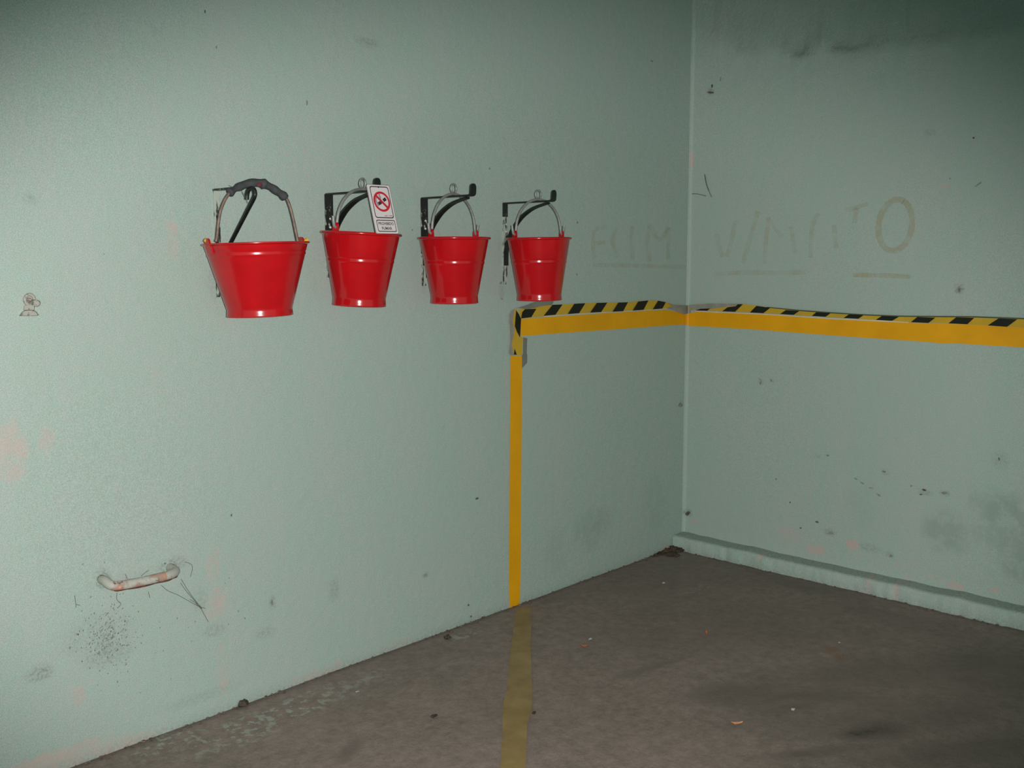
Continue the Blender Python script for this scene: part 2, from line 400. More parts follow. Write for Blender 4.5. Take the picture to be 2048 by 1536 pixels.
def stain_shadeB(U, V, P):
    R = np.zeros_like(U); G = R.copy(); D = R.copy()
    def at(px, py): p = onB((px, py)); return p[1], p[2]
    for px, py, rx, ry, k in ((1385, 320, 7, 26, .8), (1630, 1098, 26, 16, .75), (1705, 1088, 16, 14, .9), (1580, 1070, 40, 20, .45), (1910, 1172, 22, 10, .75), (1990, 1182, 14, 8, .7),
            (1890, 372, 14, 8, .5), (1850, 150, 40, 30, .2), (1390, 1043, 12, 10, .6), (1740, 1120, 120, 20, .3), (1620, 980, 6, 30, .4), (1990, 150, 30, 30, .22), (1850, 1150, 120, 30, .32)):
        R = np.maximum(R, k*spot(U, V, at(px, py), rx*S1*1.3, ry*S1*1.1))
    for px, py, rx, ry, k in ((1660, 1064, 14, 8, .8), (1890, 987, 12, 7, .6), (1376, 1025, 12, 10, .9), (1919, 578, 10, 12, .75), (1421, 183, 10, 8, .9), (1780, 1110, 8, 8, .6), (1740, 1096, 24, 10, .45),
            (1522, 762, 6, 10, .7), (1543, 760, 6, 6, .7), (1635, 912, 8, 6, .5), (1815, 25, 4, 34, .5), (1850, 985, 14, 8, .6), (1770, 945, 8, 6, .5), (2000, 920, 16, 20, .35), (1860, 265, 12, 8, .4),
            (1445, 72, 22, 5, .35), (1482, 90, 16, 7, .4), (1522, 80, 20, 4, .3), (1562, 98, 22, 6, .35), (1604, 110, 36, 6, .4), (1642, 76, 18, 5, .35), (1668, 98, 22, 8, .5), (1702, 101, 28, 7, .5), (1740, 91, 28, 5, .4), (1775, 83, 20, 4, .3), (1384, 100, 5, 40, .4)):  # ridge spots paint the relief's shade into the wall colour
        G = np.maximum(G, k*spot(U, V, at(px, py), rx*S1*1.3, ry*S1*1.1))
    for px, py, rx, ry, k in ((1890, 1062, 48, 50, .62), (1945, 1010, 12, 60, .35), (2010, 1030, 46, 50, .7), (2040, 1085, 50, 70, .6), (1985, 1040, 50, 70, .45), (2040, 1030, 40, 50, .6), (1900, 1085, 40, 30, .4), (2035, 1130, 30, 40, .6), (1725, 1010, 40, 60, .15)):
        D = np.maximum(D, k*spot(U, V, at(px, py), rx*S1*1.25, ry*S1*1.1))
    zr = np.interp(U, ridge[:, 0], ridge[:, 1]); A = np.clip((V-zr+.05)/.06, 0, 1)*np.clip(1-(V-zr)/.55, 0, 1)*(U > -2.4)
    G = np.maximum(G, .12*np.clip(1-np.abs(V-zr-.012)/.03, 0, 1)*(U > -2.2))  # faint shade line painted along the whole ridge
    return R, G, D, A
wall_right = sheet('wall_right', Sb, Ta, posB, stain_shadeB, M['wall'], (.22, 0, 0), False); tag(wall_right, kind='structure')

Sf = np.concatenate([np.arange(-7.5, -3.6, .25), np.arange(-3.5, .03, .0175), [.1]])
Tf = np.concatenate([np.arange(-6.5, -2.6, .25), np.arange(-2.5, .03, .0175), [.1]])
def posF(U, V):
    return np.stack([U, V, floor_z(U, V)+.004*(vnoise(U+30, V+30, 2.3, 51, 4)-.5)-.001], -1)
def stain_shadeF(U, V, P):
    R = np.zeros_like(U); G = R.copy(); D = R.copy()
    def streak(px, py, ln, wd, k, ang):
        c = onF((px, py)); dx, dy = U-c[0], V-c[1]; ca, sa = math.cos(ang), math.sin(ang)
        m_ = np.clip(1.15*(1-((dx*ca+dy*sa)/ln)**2-((-dx*sa+dy*ca)/wd)**2), 0, 1); return k*m_*(.35+1.1*vnoise((U+20)*ca+(V+20)*sa, ((V+20)*ca-(U+20)*sa)*3.2, 7, 91, 4))
    for px, py, ln, wd, k, an in ((1480, 1385, .26, .12, .6, -.55), (1590, 1400, .34, .12, .55, -.55), (1750, 1460, .17, .09, .95, -.55), (1680, 1450, .3, .1, .4, -.55), (1560, 1440, .35, .05, .3, -.55), (1850, 1420, .4, .16, .3, -.5), (1350, 1150, .8, .45, .25, -.6), (1500, 1250, .9, .4, .22, -.6), (1640, 1400, .5, .3, .25, -.55),  # the two broadest paint light falloff into the floor towards the corner
            (1700, 1350, .5, .2, .35, -.6), (1420, 1110, .5, .09, .35, -1.5), (1600, 1170, .6, .12, .3, -1.55), (1800, 1240, .5, .15, .3, -1.55), (1300, 1335, .22, .03, .4, -.2), (700, 1500, .1, .04, .5, .5),
            (1980, 1340, .4, .3, .4, -.6), (1660, 1500, .3, .04, .5, -.6), (1350, 1200, .3, .06, .25, -.2), (1900, 1500, .4, .1, .4, -.6), (1120, 1190, .3, .05, .3, .0)):
        R = np.maximum(R, streak(px, py, ln, wd, k, an))
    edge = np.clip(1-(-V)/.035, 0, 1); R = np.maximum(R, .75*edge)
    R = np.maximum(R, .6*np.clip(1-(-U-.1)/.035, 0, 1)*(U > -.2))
    for px, py, ln, wd, k in ((600, 1410, .28, .10, 1), (480, 1460, .3, .12, .9), (330, 1490, .2, .08, .9), (720, 1360, .2, .07, .6), (930, 1270, .12, .05, .8), (1390, 1180, .15, .06, .5)):
        G = np.maximum(G, streak(px, py, ln, wd, k, 0))
    D = np.maximum(D, streak(1662, 1298, .05, .045, .55, .4)); D = np.maximum(D, streak(1680, 1312, .045, .03, .5, .4))
    D = np.maximum(D, streak(755, 1405, .05, .03, .12, 0))
    return R, G, D, np.zeros_like(U)
floor = sheet('floor', Sf, Tf, posF, stain_shadeF, M['floor'], (0, 0, -.2), False); tag(floor, kind='structure')
mb = MB(); mb.box((-3.75, -3.25, CEIL+.06), 7.5, 6.5, .12); tag(obj('ceiling', mb, M['ceiling'], smooth=False), kind='structure')

# low plastered kerb along the right wall
def kerb():
    ys = np.concatenate([np.arange(-6.5, -2.3, .25), np.arange(-2.2, .0001, .012)]); vs = []; k = None
    for y in ys:
        a = vnoise(np.array([y*1.0]), np.array([.3]), 7, 61, 4)[0]-.5; b = vnoise(np.array([y]), np.array([4.2]), 9, 67, 4)[0]-.5
        d = .098+.016*a+.008*(vnoise(np.array([y]), np.array([1.7]), 38, 73, 2)[0]-.5); h = .066+.012*b; z0 = floor_z(-.1, y)-.03
        d2 = d+.012*(vnoise(np.array([y]), np.array([8.2]), 30, 71, 2)[0]-.5)
        prof = [(.005, z0), (.005, h+.002), (-.02, h+.001), (-d+.022, h), (-d+.010, h-.002), (-d+.003, h-.007), (-d, h-.016), (-d2-.002, .03), (-d2-.005, z0+.03), (-d2-.006, z0)]
        k = len(prof); vs += [(x, y, z) for x, z in prof]
    fs = [(i*k+j, i*k+(j+1) % k, (i+1)*k+(j+1) % k, (i+1)*k+j) for i in range(len(ys)-1) for j in range(k)]
    fs += [tuple(range(k)), tuple((len(ys)-1)*k+j for j in range(k))[::-1]]
    m = MB(); m.add(vs, fs); return m
baseboard = obj('baseboard_right', kerb(), M['wall'], angle=50)
tag(baseboard, kind='structure')
me = baseboard.data; at = me.color_attributes.new('stain_shade', 'FLOAT_COLOR', 'POINT')
C = np.zeros((len(me.vertices), 4), np.float32); X = np.array([v.co[:] for v in me.vertices])
C[:, 1] = np.where((X[:, 2] > .05) & (X[:, 0] > -.085), .55, np.clip(.55-(X[:, 2]-floor_z(X[:, 0], X[:, 1]))/.05, 0, .5))
for px, py, rr in ((1735, 1168, .05), (1790, 1180, .04), (1520, 1128, .03)):
    c = onB((px, py), .1); C[:, 0] = np.maximum(C[:, 0], .6*np.clip(1-np.abs(X[:, 1]-c[1])/rr, 0, 1))
C[:, 3] = .25
at.data.foreach_set('color', C.ravel())

# ---------------------------------------------------------------- flat things on the walls
def patch(plane, px, off, thick, sub=0):
    mb = MB(); f = [plane(q, off) for q in px]; b = [plane(q, off-thick) for q in px]; mb.slab(f, b); return mb
def strip(plane, top, bot, off, thick, n=24, lift=None):
    """band between two edges read off the wall, gently waving off it"""
    def resample(e):
        e = np.array(e, float); s = np.concatenate([[0], np.cumsum(np.hypot(*np.diff(e, axis=0).T))]); t = np.linspace(0, s[-1], n)
        return np.stack([np.interp(t, s, e[:, 0]), np.interp(t, s, e[:, 1])], 1)
    T, Bt = resample(top), resample(bot); mb = MB(); vs = []; fs = []
    for i in range(n):
        l = off+(lift(i/(n-1)) if lift else 0)
        vs += [plane(T[i], l), plane(Bt[i], off), plane(Bt[i], off-thick), plane(T[i], l-thick)]
    for i in range(n-1):
        for k in range(4): fs.append((i*4+k, i*4+(k+1) % 4, i*4+4+(k+1) % 4, i*4+4+k))
    fs += [(3, 2, 1, 0), tuple((n-1)*4+k for k in range(4))]
    mb.add(vs, fs); return mb

c4 = crop(980, 560, .214844); c5 = crop(1340, 560, .345703); c10 = crop(1000, 590, .0976801)
OFF = .0022
# yellow bands
o = obj('yellow_band', strip(onA, c4((285, 366), (450, 352), (720, 333), (1000, 315), (1330, 294), (1640, 278), (1740, 296), (1848, 312)), c4((290, 522), (560, 502), (900, 478), (1300, 450), (1700, 420), (1848, 412)), OFF, .0022, 30), M['yellow'])
tag(o, 'solid yellow horizontal band on left wall under the striped tape', 'band')
o = obj('yellow_band', strip(onB, c5((104, 195), (150, 183), (540, 198), (960, 227), (1380, 247), (1700, 256), (2048, 276), (4715, 400)), c5((104, 264), (300, 275), (480, 286), (1000, 325), (1515, 360), (1580, 369), (1640, 366), (2048, 390), (4715, 547)), OFF+.003, .006, 140), M['yellow']); yb = o
tag(o, 'long solid yellow band running along the right wall', 'band')
o = obj('yellow_band', strip(onA, [(1021, 712), (1020, 850), (1019, 1000), (1018, 1150), (1019.5, 1221)], [(1044, 712), (1043.5, 850), (1042, 1000), (1041, 1150), (1039.5, 1211)], OFF, .0022, 20), M['yellow'])
tag(o, 'yellow vertical band dropping down the left wall to the floor', 'band')

# hazard tape on the left wall
ht = obj('hazard_tape', strip(onA, c4((268, 275), (320, 262), (450, 240), (570, 230), (670, 228), (885, 216), (1090, 210), (1285, 207), (1475, 190), (1565, 192), (1640, 206), (1720, 230), (1845, 236)),
        c4((288, 362), (390, 350), (500, 336), (720, 317), (930, 304), (1140, 296), (1330, 284), (1515, 274), (1640, 263), (1700, 266), (1790, 300), (1845, 300)), OFF+.0015, .002, 40, lambda t: .002+.002*math.sin(t*9)), M['tape'])
tag(ht, 'black and yellow striped tape on left wall above the yellow band', 'tape')
SA = [((290, 358), (385, 346), (432, 268), (325, 272), (300, 300)), ((500, 333), (610, 324), (675, 228), (582, 231)), ((723, 317), (830, 309), (888, 216), (785, 221)), ((932, 304), (1035, 299), (1092, 210), (995, 213)),
      ((1140, 296), (1240, 291), (1285, 207), (1195, 210)), ((1328, 285), (1430, 278), (1475, 190), (1380, 200)), ((1515, 274), (1605, 266), (1637, 206), (1565, 192))]
for s in SA: obj('black_stripe', patch(onA, c4(*s), OFF+.0062, .0012), M['tape_black'], ht)
tag(obj('crumpled_end', patch(onA, c4((1655, 214), (1720, 230), (1842, 236), (1842, 312), (1800, 320), (1730, 285), (1650, 262), (1700, 245)), OFF+.0062, .0015), M['tape_back'], ht), 'grey crumpled tape end at the corner')
obj('pale_margin', strip(onA, c4((500, 337), (720, 320), (1000, 302), (1330, 285), (1640, 266)), c4((500, 344), (720, 327), (1000, 309), (1330, 291), (1640, 272)), OFF+.001, .002, 16), M['tape_pale'], ht)

# both turn through the rounded corner
def corner_turn(z0, z1, rad):
    mb = MB(); th = np.linspace(math.pi/2+.25, -.25, 10); vs = []; fs = []
    for t in th:
        for rr, z in ((rad, z1), (rad, z0), (rad+.0015, z0), (rad+.0015, z1)): vs.append((-FR+rr*math.cos(t), -FR+rr*math.sin(t), z))
    for i in range(9):
        for k in range(4): fs.append((i*4+k, i*4+(k+1) % 4, i*4+4+(k+1) % 4, i*4+4+k))
    fs += [(3, 2, 1, 0), (36, 37, 38, 39)]; mb.add(vs, fs); return mb
za, zb_, zc = onA((1372, 649.5))[2], onA((1372, 626))[2], onA((1372, 611))[2]
obj('corner_turn', corner_turn(za, zb_, FR-.0035), M['yellow'], yb)
obj('corner_turn', corner_turn(zb_-.004, zc, FR-.0045), M['tape_back'], ht)

# short folded tape at the corner of the markings
hv = obj('hazard_tape', patch(onA, c10((340, 290), (260, 300), (205, 380), (200, 600), (215, 900), (195, 1190), (225, 1238), (455, 1236), (470, 860), (418, 866), (432, 500), (430, 470)), OFF+.0008, .0022), M['tape'])
tag(hv, 'short folded vertical piece of striped tape above the vertical yellow band', 'tape')
obj('black_stripe', patch(onA, c10((332, 312), (385, 390), (432, 490), (412, 872), (350, 760), (305, 640), (318, 450)), OFF+.003, .0012), M['tape_black'], hv)
obj('black_stripe', patch(onA, c10((300, 1100), (345, 1222), (285, 1222)), OFF+.003, .0012), M['tape_black'], hv)
tag(obj('curled_edge', patch(onA, c10((310, 285), (240, 315), (190, 400), (185, 560), (205, 620), (215, 900), (185, 1190), (215, 1240), (292, 1232), (240, 1000), (300, 720), (262, 560), (290, 330)), OFF+.004, .0016), M['tape_back'], hv), 'grey curled backing edge')
o = obj('tape_scrap', patch(onA, c10((300, 282), (540, 205), (740, 128), (1105, 126), (1060, 212), (1010, 208), (800, 236), (740, 262), (560, 292), (380, 268)), OFF+.0085, .0012), M['clear'])
tag(o, 'cloudy clear film scrap under the rightmost bucket', 'tape')
o = obj('tape_scrap', patch(onA, c10((474, 866), (560, 884), (548, 1180), (560, 1240), (556, 1390), (452, 1500), (448, 1240), (470, 1200)), OFF, .0012), M['clear'])
tag(o, 'cloudy clear film scrap beside top of the vertical yellow band', 'tape')

# hazard tape on the right wall
hb = obj('hazard_tape', strip(onB, c5((108, 146), (230, 138), (420, 138), (500, 148), (580, 160), (750, 179), (930, 191), (1120, 203), (1330, 211), (1750, 215), (2010, 223), (4715, 332)),
        c5((108, 172), (300, 181), (460, 188), (640, 198), (820, 208), (1000, 220), (1190, 231), (1390, 244), (1610, 251), (1840, 263), (2048, 275), (4715, 399)), OFF+.005, .0045, 140, lambda t: .004+.002*math.sin(t*20)), M['tape'])
tag(hb, 'black and yellow striped tape along the right wall above yellow band', 'tape')
SB = [((145, 176), (215, 178), (232, 165), (178, 166)), ((302, 181), (376, 184), (422, 140), (392, 140), (380, 152), (332, 158)), ((462, 188), (540, 192), (580, 161), (500, 149)), ((636, 197), (715, 202), (748, 179), (670, 174)),
      ((820, 208), (900, 213), (930, 191), (845, 187)), ((1003, 220), (1090, 224), (1120, 203), (1035, 199)), ((1190, 231), (1285, 236), (1325, 212), (1225, 208)), ((1393, 244), (1495, 249), (1535, 218), (1430, 214)),
      ((1610, 251), (1720, 256), (1760, 219), (1655, 216)), ((1838, 263), (1950, 271), (2010, 227), (1900, 222))]
xq, pq = 2075, 250
while xq < 4500:                              # the tape goes on along the wall
    tq = lambda x: 227+(x-2010)*.0404
    bq = lambda x: 274+(x-2048)*.0466
    w_q = pq*.47; SB.append(((xq, bq(xq)), (xq+w_q, bq(xq+w_q)), (xq+w_q+62, tq(xq+w_q+62)), (xq+62, tq(xq+62)))); xq += pq; pq *= 1.07
for s in SB: obj('black_stripe', patch(onB, c5(*s), OFF+.0115, .0012), M['tape_black'], hb)
tag(obj('dark_edge', strip(onB, c5((560, 155), (750, 173), (930, 186), (1120, 198), (1330, 206), (1750, 209), (2010, 218), (4715, 326)), c5((560, 160), (750, 180), (930, 193), (1120, 205), (1330, 213), (1750, 217), (2010, 226), (4715, 337)), OFF+.0115, .0014, 100), M['tape_edge'], hb), 'dark green upper edge')
tag(obj('crumpled_end', patch(onB, c5((108, 144), (230, 136), (415, 137), (395, 148), (300, 158), (230, 168), (120, 174)), OFF+.0113, .0014), M['tape_back'], hb), 'grey crumpled tape end at the corner')
obj('pale_margin', strip(onB, c5((145, 178), (540, 195), (960, 222), (1190, 232), (1380, 243)), c5((145, 183), (540, 200), (960, 228), (1190, 239), (1380, 248)), OFF+.0075, .002, 16), M['tape_pale'], hb)

# worn yellow line on the floor
c3 = crop(900, 1150, .292969)
o = obj('floor_line', strip(onF, c3((450, 238), (440, 330), (415, 490), (398, 660), (384, 800), (362, 880), (358, 1050), (347, 1250), (338, 1420), (274, 2600)), c3((556, 208), (556, 350), (551, 480), (556, 650), (562, 850), (552, 950), (526, 1000), (520, 1200), (512, 1420), (470, 2600)), .0032, .005, 60), M['floorline'])
tag(o, 'worn yellow line across the concrete floor from the left wall', 'line')

# faded lettering still showing through the paint
c6 = crop(1160, 360, .361328)
def stroke(mb, plane, pts, wd, off):
    P = [np.array(p, float) for p in smoothline(pts, 5)]; L_, R_ = [], []
    for i in range(len(P)):
        t = P[min(i+1, len(P)-1)]-P[max(i-1, 0)]; t /= np.linalg.norm(t); nn = np.array([-t[1], t[0]])*wd/2*(1+.25*(random.random()-.5))
        L_.append(P[i]+nn); R_.append(P[i]-nn)
    vs = []; fs = []
    for a, b in zip(L_, R_): vs += [plane(a, off), plane(b, off)]
    for i in range(len(P)-1): fs.append((2*i, 2*i+1, 2*i+3, 2*i+2))
    mb.add(vs, fs)
mb = MB()
for s in (((150, 258), (85, 272)), ((78, 275), (72, 350), (80, 440)), ((80, 350), (140, 345)), ((70, 470), (240, 472), (420, 478), (588, 482))): stroke(mb, onA, c6(*s), 8, .003)
for s in (((290, 255), (285, 345), (292, 440)), ((385, 245), (375, 345), (385, 450)), ((385, 250), (440, 330), (490, 262)), ((490, 262), (488, 440)), ((205, 262), (180, 340), (210, 430))): stroke(mb, onA, c6(*s), 8, .003)
tag(obj('faded_lettering', mb, M['letter_faint'], wall_left, smooth=False, rec=False), 'nearly vanished ochre lettering and underline')
mb = MB()
for s in (((760, 300), (768, 360), (790, 425)), ((858, 225), (840, 330), (812, 425)), ((985, 172), (945, 310), (902, 462)), ((1042, 205), (1030, 330), (1020, 462)), ((1042, 208), (1078, 265), (1118, 315)), ((1168, 258), (1180, 330), (1190, 405)), ((1320, 185), (1285, 260), (1276, 430)), ((1405, 250), (1420, 380)),
          ((1470, 168), (1530, 152), (1595, 130)), ((1530, 155), (1520, 240)), ((740, 522), (900, 512), (1080, 514), (1250, 510))): stroke(mb, onB, c6(*s), 9, .0035)
tag(obj('faded_lettering', mb, M['letter_faint'], wall_right, smooth=False, rec=False), 'nearly vanished ochre lettering and underline')
mb = MB(); oo = [(1745+92*math.cos(a)+14*math.sin(a)*-1, 250+142*math.sin(a)) for a in np.linspace(-1.25, 5.1, 26)]
stroke(mb, onB, c6(*oo), 12, .0035)
stroke(mb, onB, c6((1510, 526), (1680, 528), (1830, 536)), 9, .0035)
tag(obj('faded_lettering', mb, M['letter'], wall_right, smooth=False, rec=False), 'clearest worn ochre letter O with its underline')

# ---------------------------------------------------------------- wall brackets
def circle_head(mb, c, r, h, axis=(0, -1, 0)):
    c = np.array(c); mb.tube([c, c+np.array(axis)*h*.6, c+np.array(axis)*h], [r, r, r*.6], 10, ref=(1, 0, 0))
def bracket(x0, label, zbot, plate_mat, top=1.731, tipL=.272, wd=.027, cut=.16, pw=.034):
    root = empty('bucket_bracket', (x0, 0, top)); tag(root, label, 'bracket', 'iron brackets carrying the buckets')
    a = MB(); a.bar([(-.0035, top), (-.0035, top-cut)], [pw, pw], .005, x0)
    pl = obj('wall_plate', a, plate_mat, root, smooth=False)
    a = MB(); a.bar([(-.0035, top-cut), (-.0035, zbot)], [pw*.96, pw*.85], .0048, x0); lo = obj('wall_plate', a, M['paint_worn'], root, smooth=False); lo['label'] = 'lower strap overpainted with flaking mint paint'
    for dz in (.085, .115):
        s = MB(); circle_head(s, (x0+.003, -.006, top-dz), .0042, .003); obj('screw', s, M['screw'], root)
    a = MB(); n = 10
    path = [(-.001, top), (-.1, top+.001), (-tipL+.012, top+.002)]
    path += [(-tipL+.012-.010*math.sin(t), top+.012-.010*math.cos(t)) for t in np.linspace(.3, math.pi/2, 5)]
    path += [(-tipL+.001, top+.026), (-tipL+.001, top+.034), (-tipL+.001, top+.040), (-tipL+.001, top+.044)]
    a.bar(path, [wd]*(len(path)-3)+[wd*.95, wd*.75, wd*.35], .006, x0)
    obj('arm', a, M['black'], root, angle=50)
    a = MB()
    pth = [(-l, top+z) for l, z in smoothline(((.008, -.255), (.008, -.215), (.013, -.183), (.040, -.119), (.075, -.078), (.11, -.050), (.16, -.025), (.215, -.011), (.24, -.006)), 4)]
    a.bar(pth, [wd*.95]*len(pth), .007, x0); obj('brace', a, M['black'], root, angle=50)
    return root
xb = [-2.6986, -2.2517, -1.8018, -1.3536]
bracket(xb[1], 'black iron bracket behind the no-smoking sign', 1.44, M['black_worn'])
bracket(xb[2], 'black iron bracket holding third bucket from the left', 1.40, M['black_worn'], 1.733, cut=.21)
bracket(xb[3], 'black iron bracket at the right end with long bare lower strap', 1.395, M['black_worn'], 1.728, .272, .025, .055, .027)
# first one: older, painted over, with a hooked brace rod
x0 = xb[0]
root = empty('bucket_bracket', (x0, 0, 1.728)); tag(root, 'old iron bracket with hooked rod under the grey foam handle', 'bracket', 'iron brackets carrying the buckets')
a = MB(); a.bar([(-.003, 1.730), (-.003, 1.55), (-.003, 1.385)], .021, .005, x0+.001); obj('wall_plate', a, M['paint_worn'], root, smooth=False)
a = MB(); a.bar([(-.001, 1.728), (-.1, 1.729), (-.19, 1.729)], .02, .006, x0); obj('arm', a, M['black_worn'], root, smooth=False)
c9 = crop(400, 340, .117188)
rod = [onX(q, x0) for q in c9((800, 505), (805, 420), (826, 350), (872, 312), (915, 325), (938, 385), (925, 470))]
low = onA(c9((520, 1250))[0], .026); tp = rod[-1]
rod += [tp+(low-tp)*t for t in (.25, .5, .75, 1.0)]+[low+(low-tp)*.10]
rod[-1][1] = -.008
a = MB(); a.tube(smoothline(rod, 6), .0068, 8, ref=(1, 0, 0)); obj('brace_hook', a, M['black'], root, angle=50)

# ---------------------------------------------------------------- buckets
def bucket_profile(R, r, H, bead, foot, t=.0016):
    out = [(r*1.0-.004, .002), (r+.0012, 0), (r+.0018, .0015), (r+.0008, foot*.35), (r-.0002, foot*.78)]
    rb = lambda z: (r-.001)+(R-r-.003)*((z-foot*.8)/(H-foot*.8))
    zs = [foot*1.0, foot*1.2, H*.3, bead-.012, bead-.007]
    prof = out+[(rb(z), z) for z in zs]
    prof += [(rb(bead)+.0004*math.sin(k), bead-.0055*math.cos(k)) for k in np.linspace(.3, math.pi-.3, 7)]
    prof += [(rb(z), z) for z in (bead+.007, bead+.012, (bead+H)/2, H-.016, H-.011)]
    prof += [(R-.002+.0048*math.cos(k), H-.005+.005*math.sin(k)) for k in np.linspace(-1.5, 3.6, 10)]
    inner = [(rb(z)-t, z) for z in (H-.012, H*.7, H*.4, foot, .010)]
    return prof+inner+[(0.0005, .010), (0.0005, .006), (r-.006, .006)]
def ear(mb, ang, R, z0, h=.026, w=.022, lean=.0):
    ca, sa = math.cos(ang), math.sin(ang); tx, ty = -sa, ca
    prof = [(-w/2-.006, -.035), (w/2+.006, -.035), (w/2+.001, 0), (w/2, h*.75), (w*.3, h), (-w*.3, h), (-w/2, h*.75), (-w/2-.001, 0)]
    def pt(s, z, o): rr = R+o+lean*max(z, 0)-(.0 if z >= 0 else -z*.18); return (ca*rr+tx*s, sa*rr+ty*s, z0+z)
    mb.slab([pt(s, z, .0035) for s, z in prof], [pt(s, z, .0002) for s, z in prof])
def bucket(cx, L, zb, R, r, H, phi, label, apex, tilt=None, grp='red fire buckets on the wall'):
    root = empty('fire_bucket', (cx, -L, zb), phi, tilt); tag(root, label, 'bucket', grp)
    a = MB(); a.lathe(bucket_profile(R, r, H, H*.62, .026), 72); obj('bucket_body', a, M['red'], root, local=True, angle=40)
    h = apex-(zb+H)
    for s, ang in ((-1, math.pi), (1, 0)):
        a = MB(); ear(a, ang, R-.006, H, .027, .025); e = obj('bail_ear', a, M['red'], root, local=True, angle=30)
    # wire bail with turned-up ends and an eye twisted into its top
    zr = H+.014; aa = R-.010; hh = h-.014; pth = []
    xe = R+.004
    pth += [(-xe-.006, .0, zr+.034), (-xe-.004, 0, zr+.018), (-xe-.001, 0, zr+.003), (-xe+.008, 0, zr-.003), (-aa-.001, 0, zr+.004)]
    for t in np.linspace(math.pi*.97, math.pi*.03, 26):
        pth.append((aa*math.cos(t), 0, zr+.006+(hh-.006)*abs(math.sin(t))**.97))
    pth += [(aa+.001, 0, zr+.004), (xe-.008, 0, zr-.003), (xe+.001, 0, zr+.003), (xe+.004, 0, zr+.018), (xe+.006, 0, zr+.034)]
    a = MB(); a.tube(pth, .0052, 12, ref=(0, 1, 0)); b = obj('bail', a, M['wire'], root, local=True, angle=60)
    ez = zr+hh+.0195; a = MB()
    a.tube([(.0150*math.cos(t), 0, ez+.0165*math.sin(t)) for t in np.linspace(-math.pi/2, 1.5*math.pi, 26)[:-1]], .0039, 12, closed=True, ref=(0, 1, 0))
    obj('eye', a, M['wire'], b, local=True, angle=60)
    return root
deg = math.radians
bucket(xb[1]-.010, .176, 1.347, .1365, .0905, .250, deg(12), 'red fire bucket hanging behind the no-smoking sign, second from left', 1.741, ((FWD[0], FWD[1], 0), deg(2.7)))
bucket(xb[2]-.004, .172, 1.339, .1350, .0885, .246, deg(7), 'red fire bucket with bare wire bail, third from the left', 1.743)
bucket(xb[3]+.003, .192, 1.335, .1310, .0900, .252, deg(-6), 'red fire bucket hanging over the start of the striped tape', 1.738, ((FWD[0], FWD[1], 0), deg(-.7)))

# the wide bucket with the foam grip
vd = Vector(FWD); cx1, L1 = -2.677, .203
zb1, R1, r1, H1 = 1.3315, .1635, .1015, .2275
phi1 = deg(-8)
root = empty('fire_bucket', (cx1, -L1, zb1), phi1, ((FWD[0], FWD[1], 0), deg(-1.6)))
tag(root, 'wide red bucket with grey foam handle grip, leftmost of the row', 'bucket', 'red fire buckets on the wall')
def wide_profile():
    R, r, H = R1, r1, H1; foot = .020
    rb = lambda z: (r-.001)+(R-r-.002)*((z-foot)/(H-foot))
    p = [(r-.004, .002), (r+.0008, 0), (r+.0013, .0015), (r+.0006, .008), (r-.0002, .016)]
    p += [(rb(z), z) for z in (.022, .03, .08, .14, H-.047, H-.041)]
    p += [(rb(H-.034)+.0004*math.sin(k), H-.034-.005*math.cos(k)) for k in np.linspace(.3, math.pi-.3, 7)]
    p += [(rb(z), z) for z in (H-.027, H-.012, H-.008)]
    p += [(R-.001+.0028*math.cos(k), H-.003+.003*math.sin(k)) for k in np.linspace(-1.5, 3.6, 8)]
    return p+[(rb(z)-.002, z) for z in (H-.008, H*.6, .03, .010)]+[(.0005, .010), (.0005, .006), (r-.006, .006)]
a = MB(); a.lathe(wide_profile(), 80); obj('bucket_body', a, M['red_soft'], root, local=True, angle=40)
for ang in (math.pi, 0):
    a = MB(); n = 16; ca = math.cos(ang)
    pr = [(.009+.016*math.cos(t), .004+.012*math.sin(t)) for t in np.linspace(0, math.pi, 9)]+[(-.009, -.03), (.027, -.03)]
    def pt(s, z, o): return (ca*(R1-.0055+o-(0 if z >= 0 else -z*.27)), s*ca, H1+z)
    a.slab([pt(s, z, .006) for s, z in pr], [pt(s, z, .0) for s, z in pr]); e = obj('bail_ear', a, M['red_soft'], root, local=True, angle=30)
Mr = root.matrix_basis; n1 = np.array((Mr.to_3x3() @ Vector((0, 1, 0)))[:]); P1 = np.array((Mr @ Vector((0, 0, H1)))[:])
tr = lambda pts: [onPlane(q, P1, n1) for q in pts]
wire = smoothline(tr(c9((270, 1225), (292, 1130), (310, 940), (345, 720), (410, 540), (480, 425), (560, 340), (700, 262), (820, 225), (960, 215), (1110, 235), (1240, 300), (1380, 400), (1470, 480), (1530, 610), (1590, 840), (1650, 1130), (1668, 1215))), 5)
a = MB(); a.tube(wire, .0048, 12, ref=(n1[0], n1[1], 0)); bail = obj('bail', a, M['wire_brown'], root, angle=60)
gp = smoothline(tr(c9((490, 395), (540, 365), (610, 318), (690, 280), (790, 240), (880, 222), (975, 218), (1070, 232), (1150, 262), (1240, 308), (1330, 372), (1410, 425), (1470, 492))), 5)
m = len(gp); rad = []
for i in range(m):
    t = i/(m-1); rr = .0098+.0034*math.sin(math.pi*t)**.8+.0009*math.sin(t*34)
    rr += .0034*max(0, 1-abs(t-.05)/.06)+.0034*max(0, 1-abs(t-.93)/.07)-.0022*max(0, 1-abs(t-.16)/.06)-.0012*max(0, 1-abs(t-.72)/.07)+.0032*max(0, 1-abs(t-.60)/.045)
    if i in (0, m-1): rr *= .55
    rad.append(rr)
a = MB(); a.tube(gp, rad, 14, ref=(n1[0], n1[1], 0)); gr = obj('foam_grip', a, M['foam'], bail, angle=60)
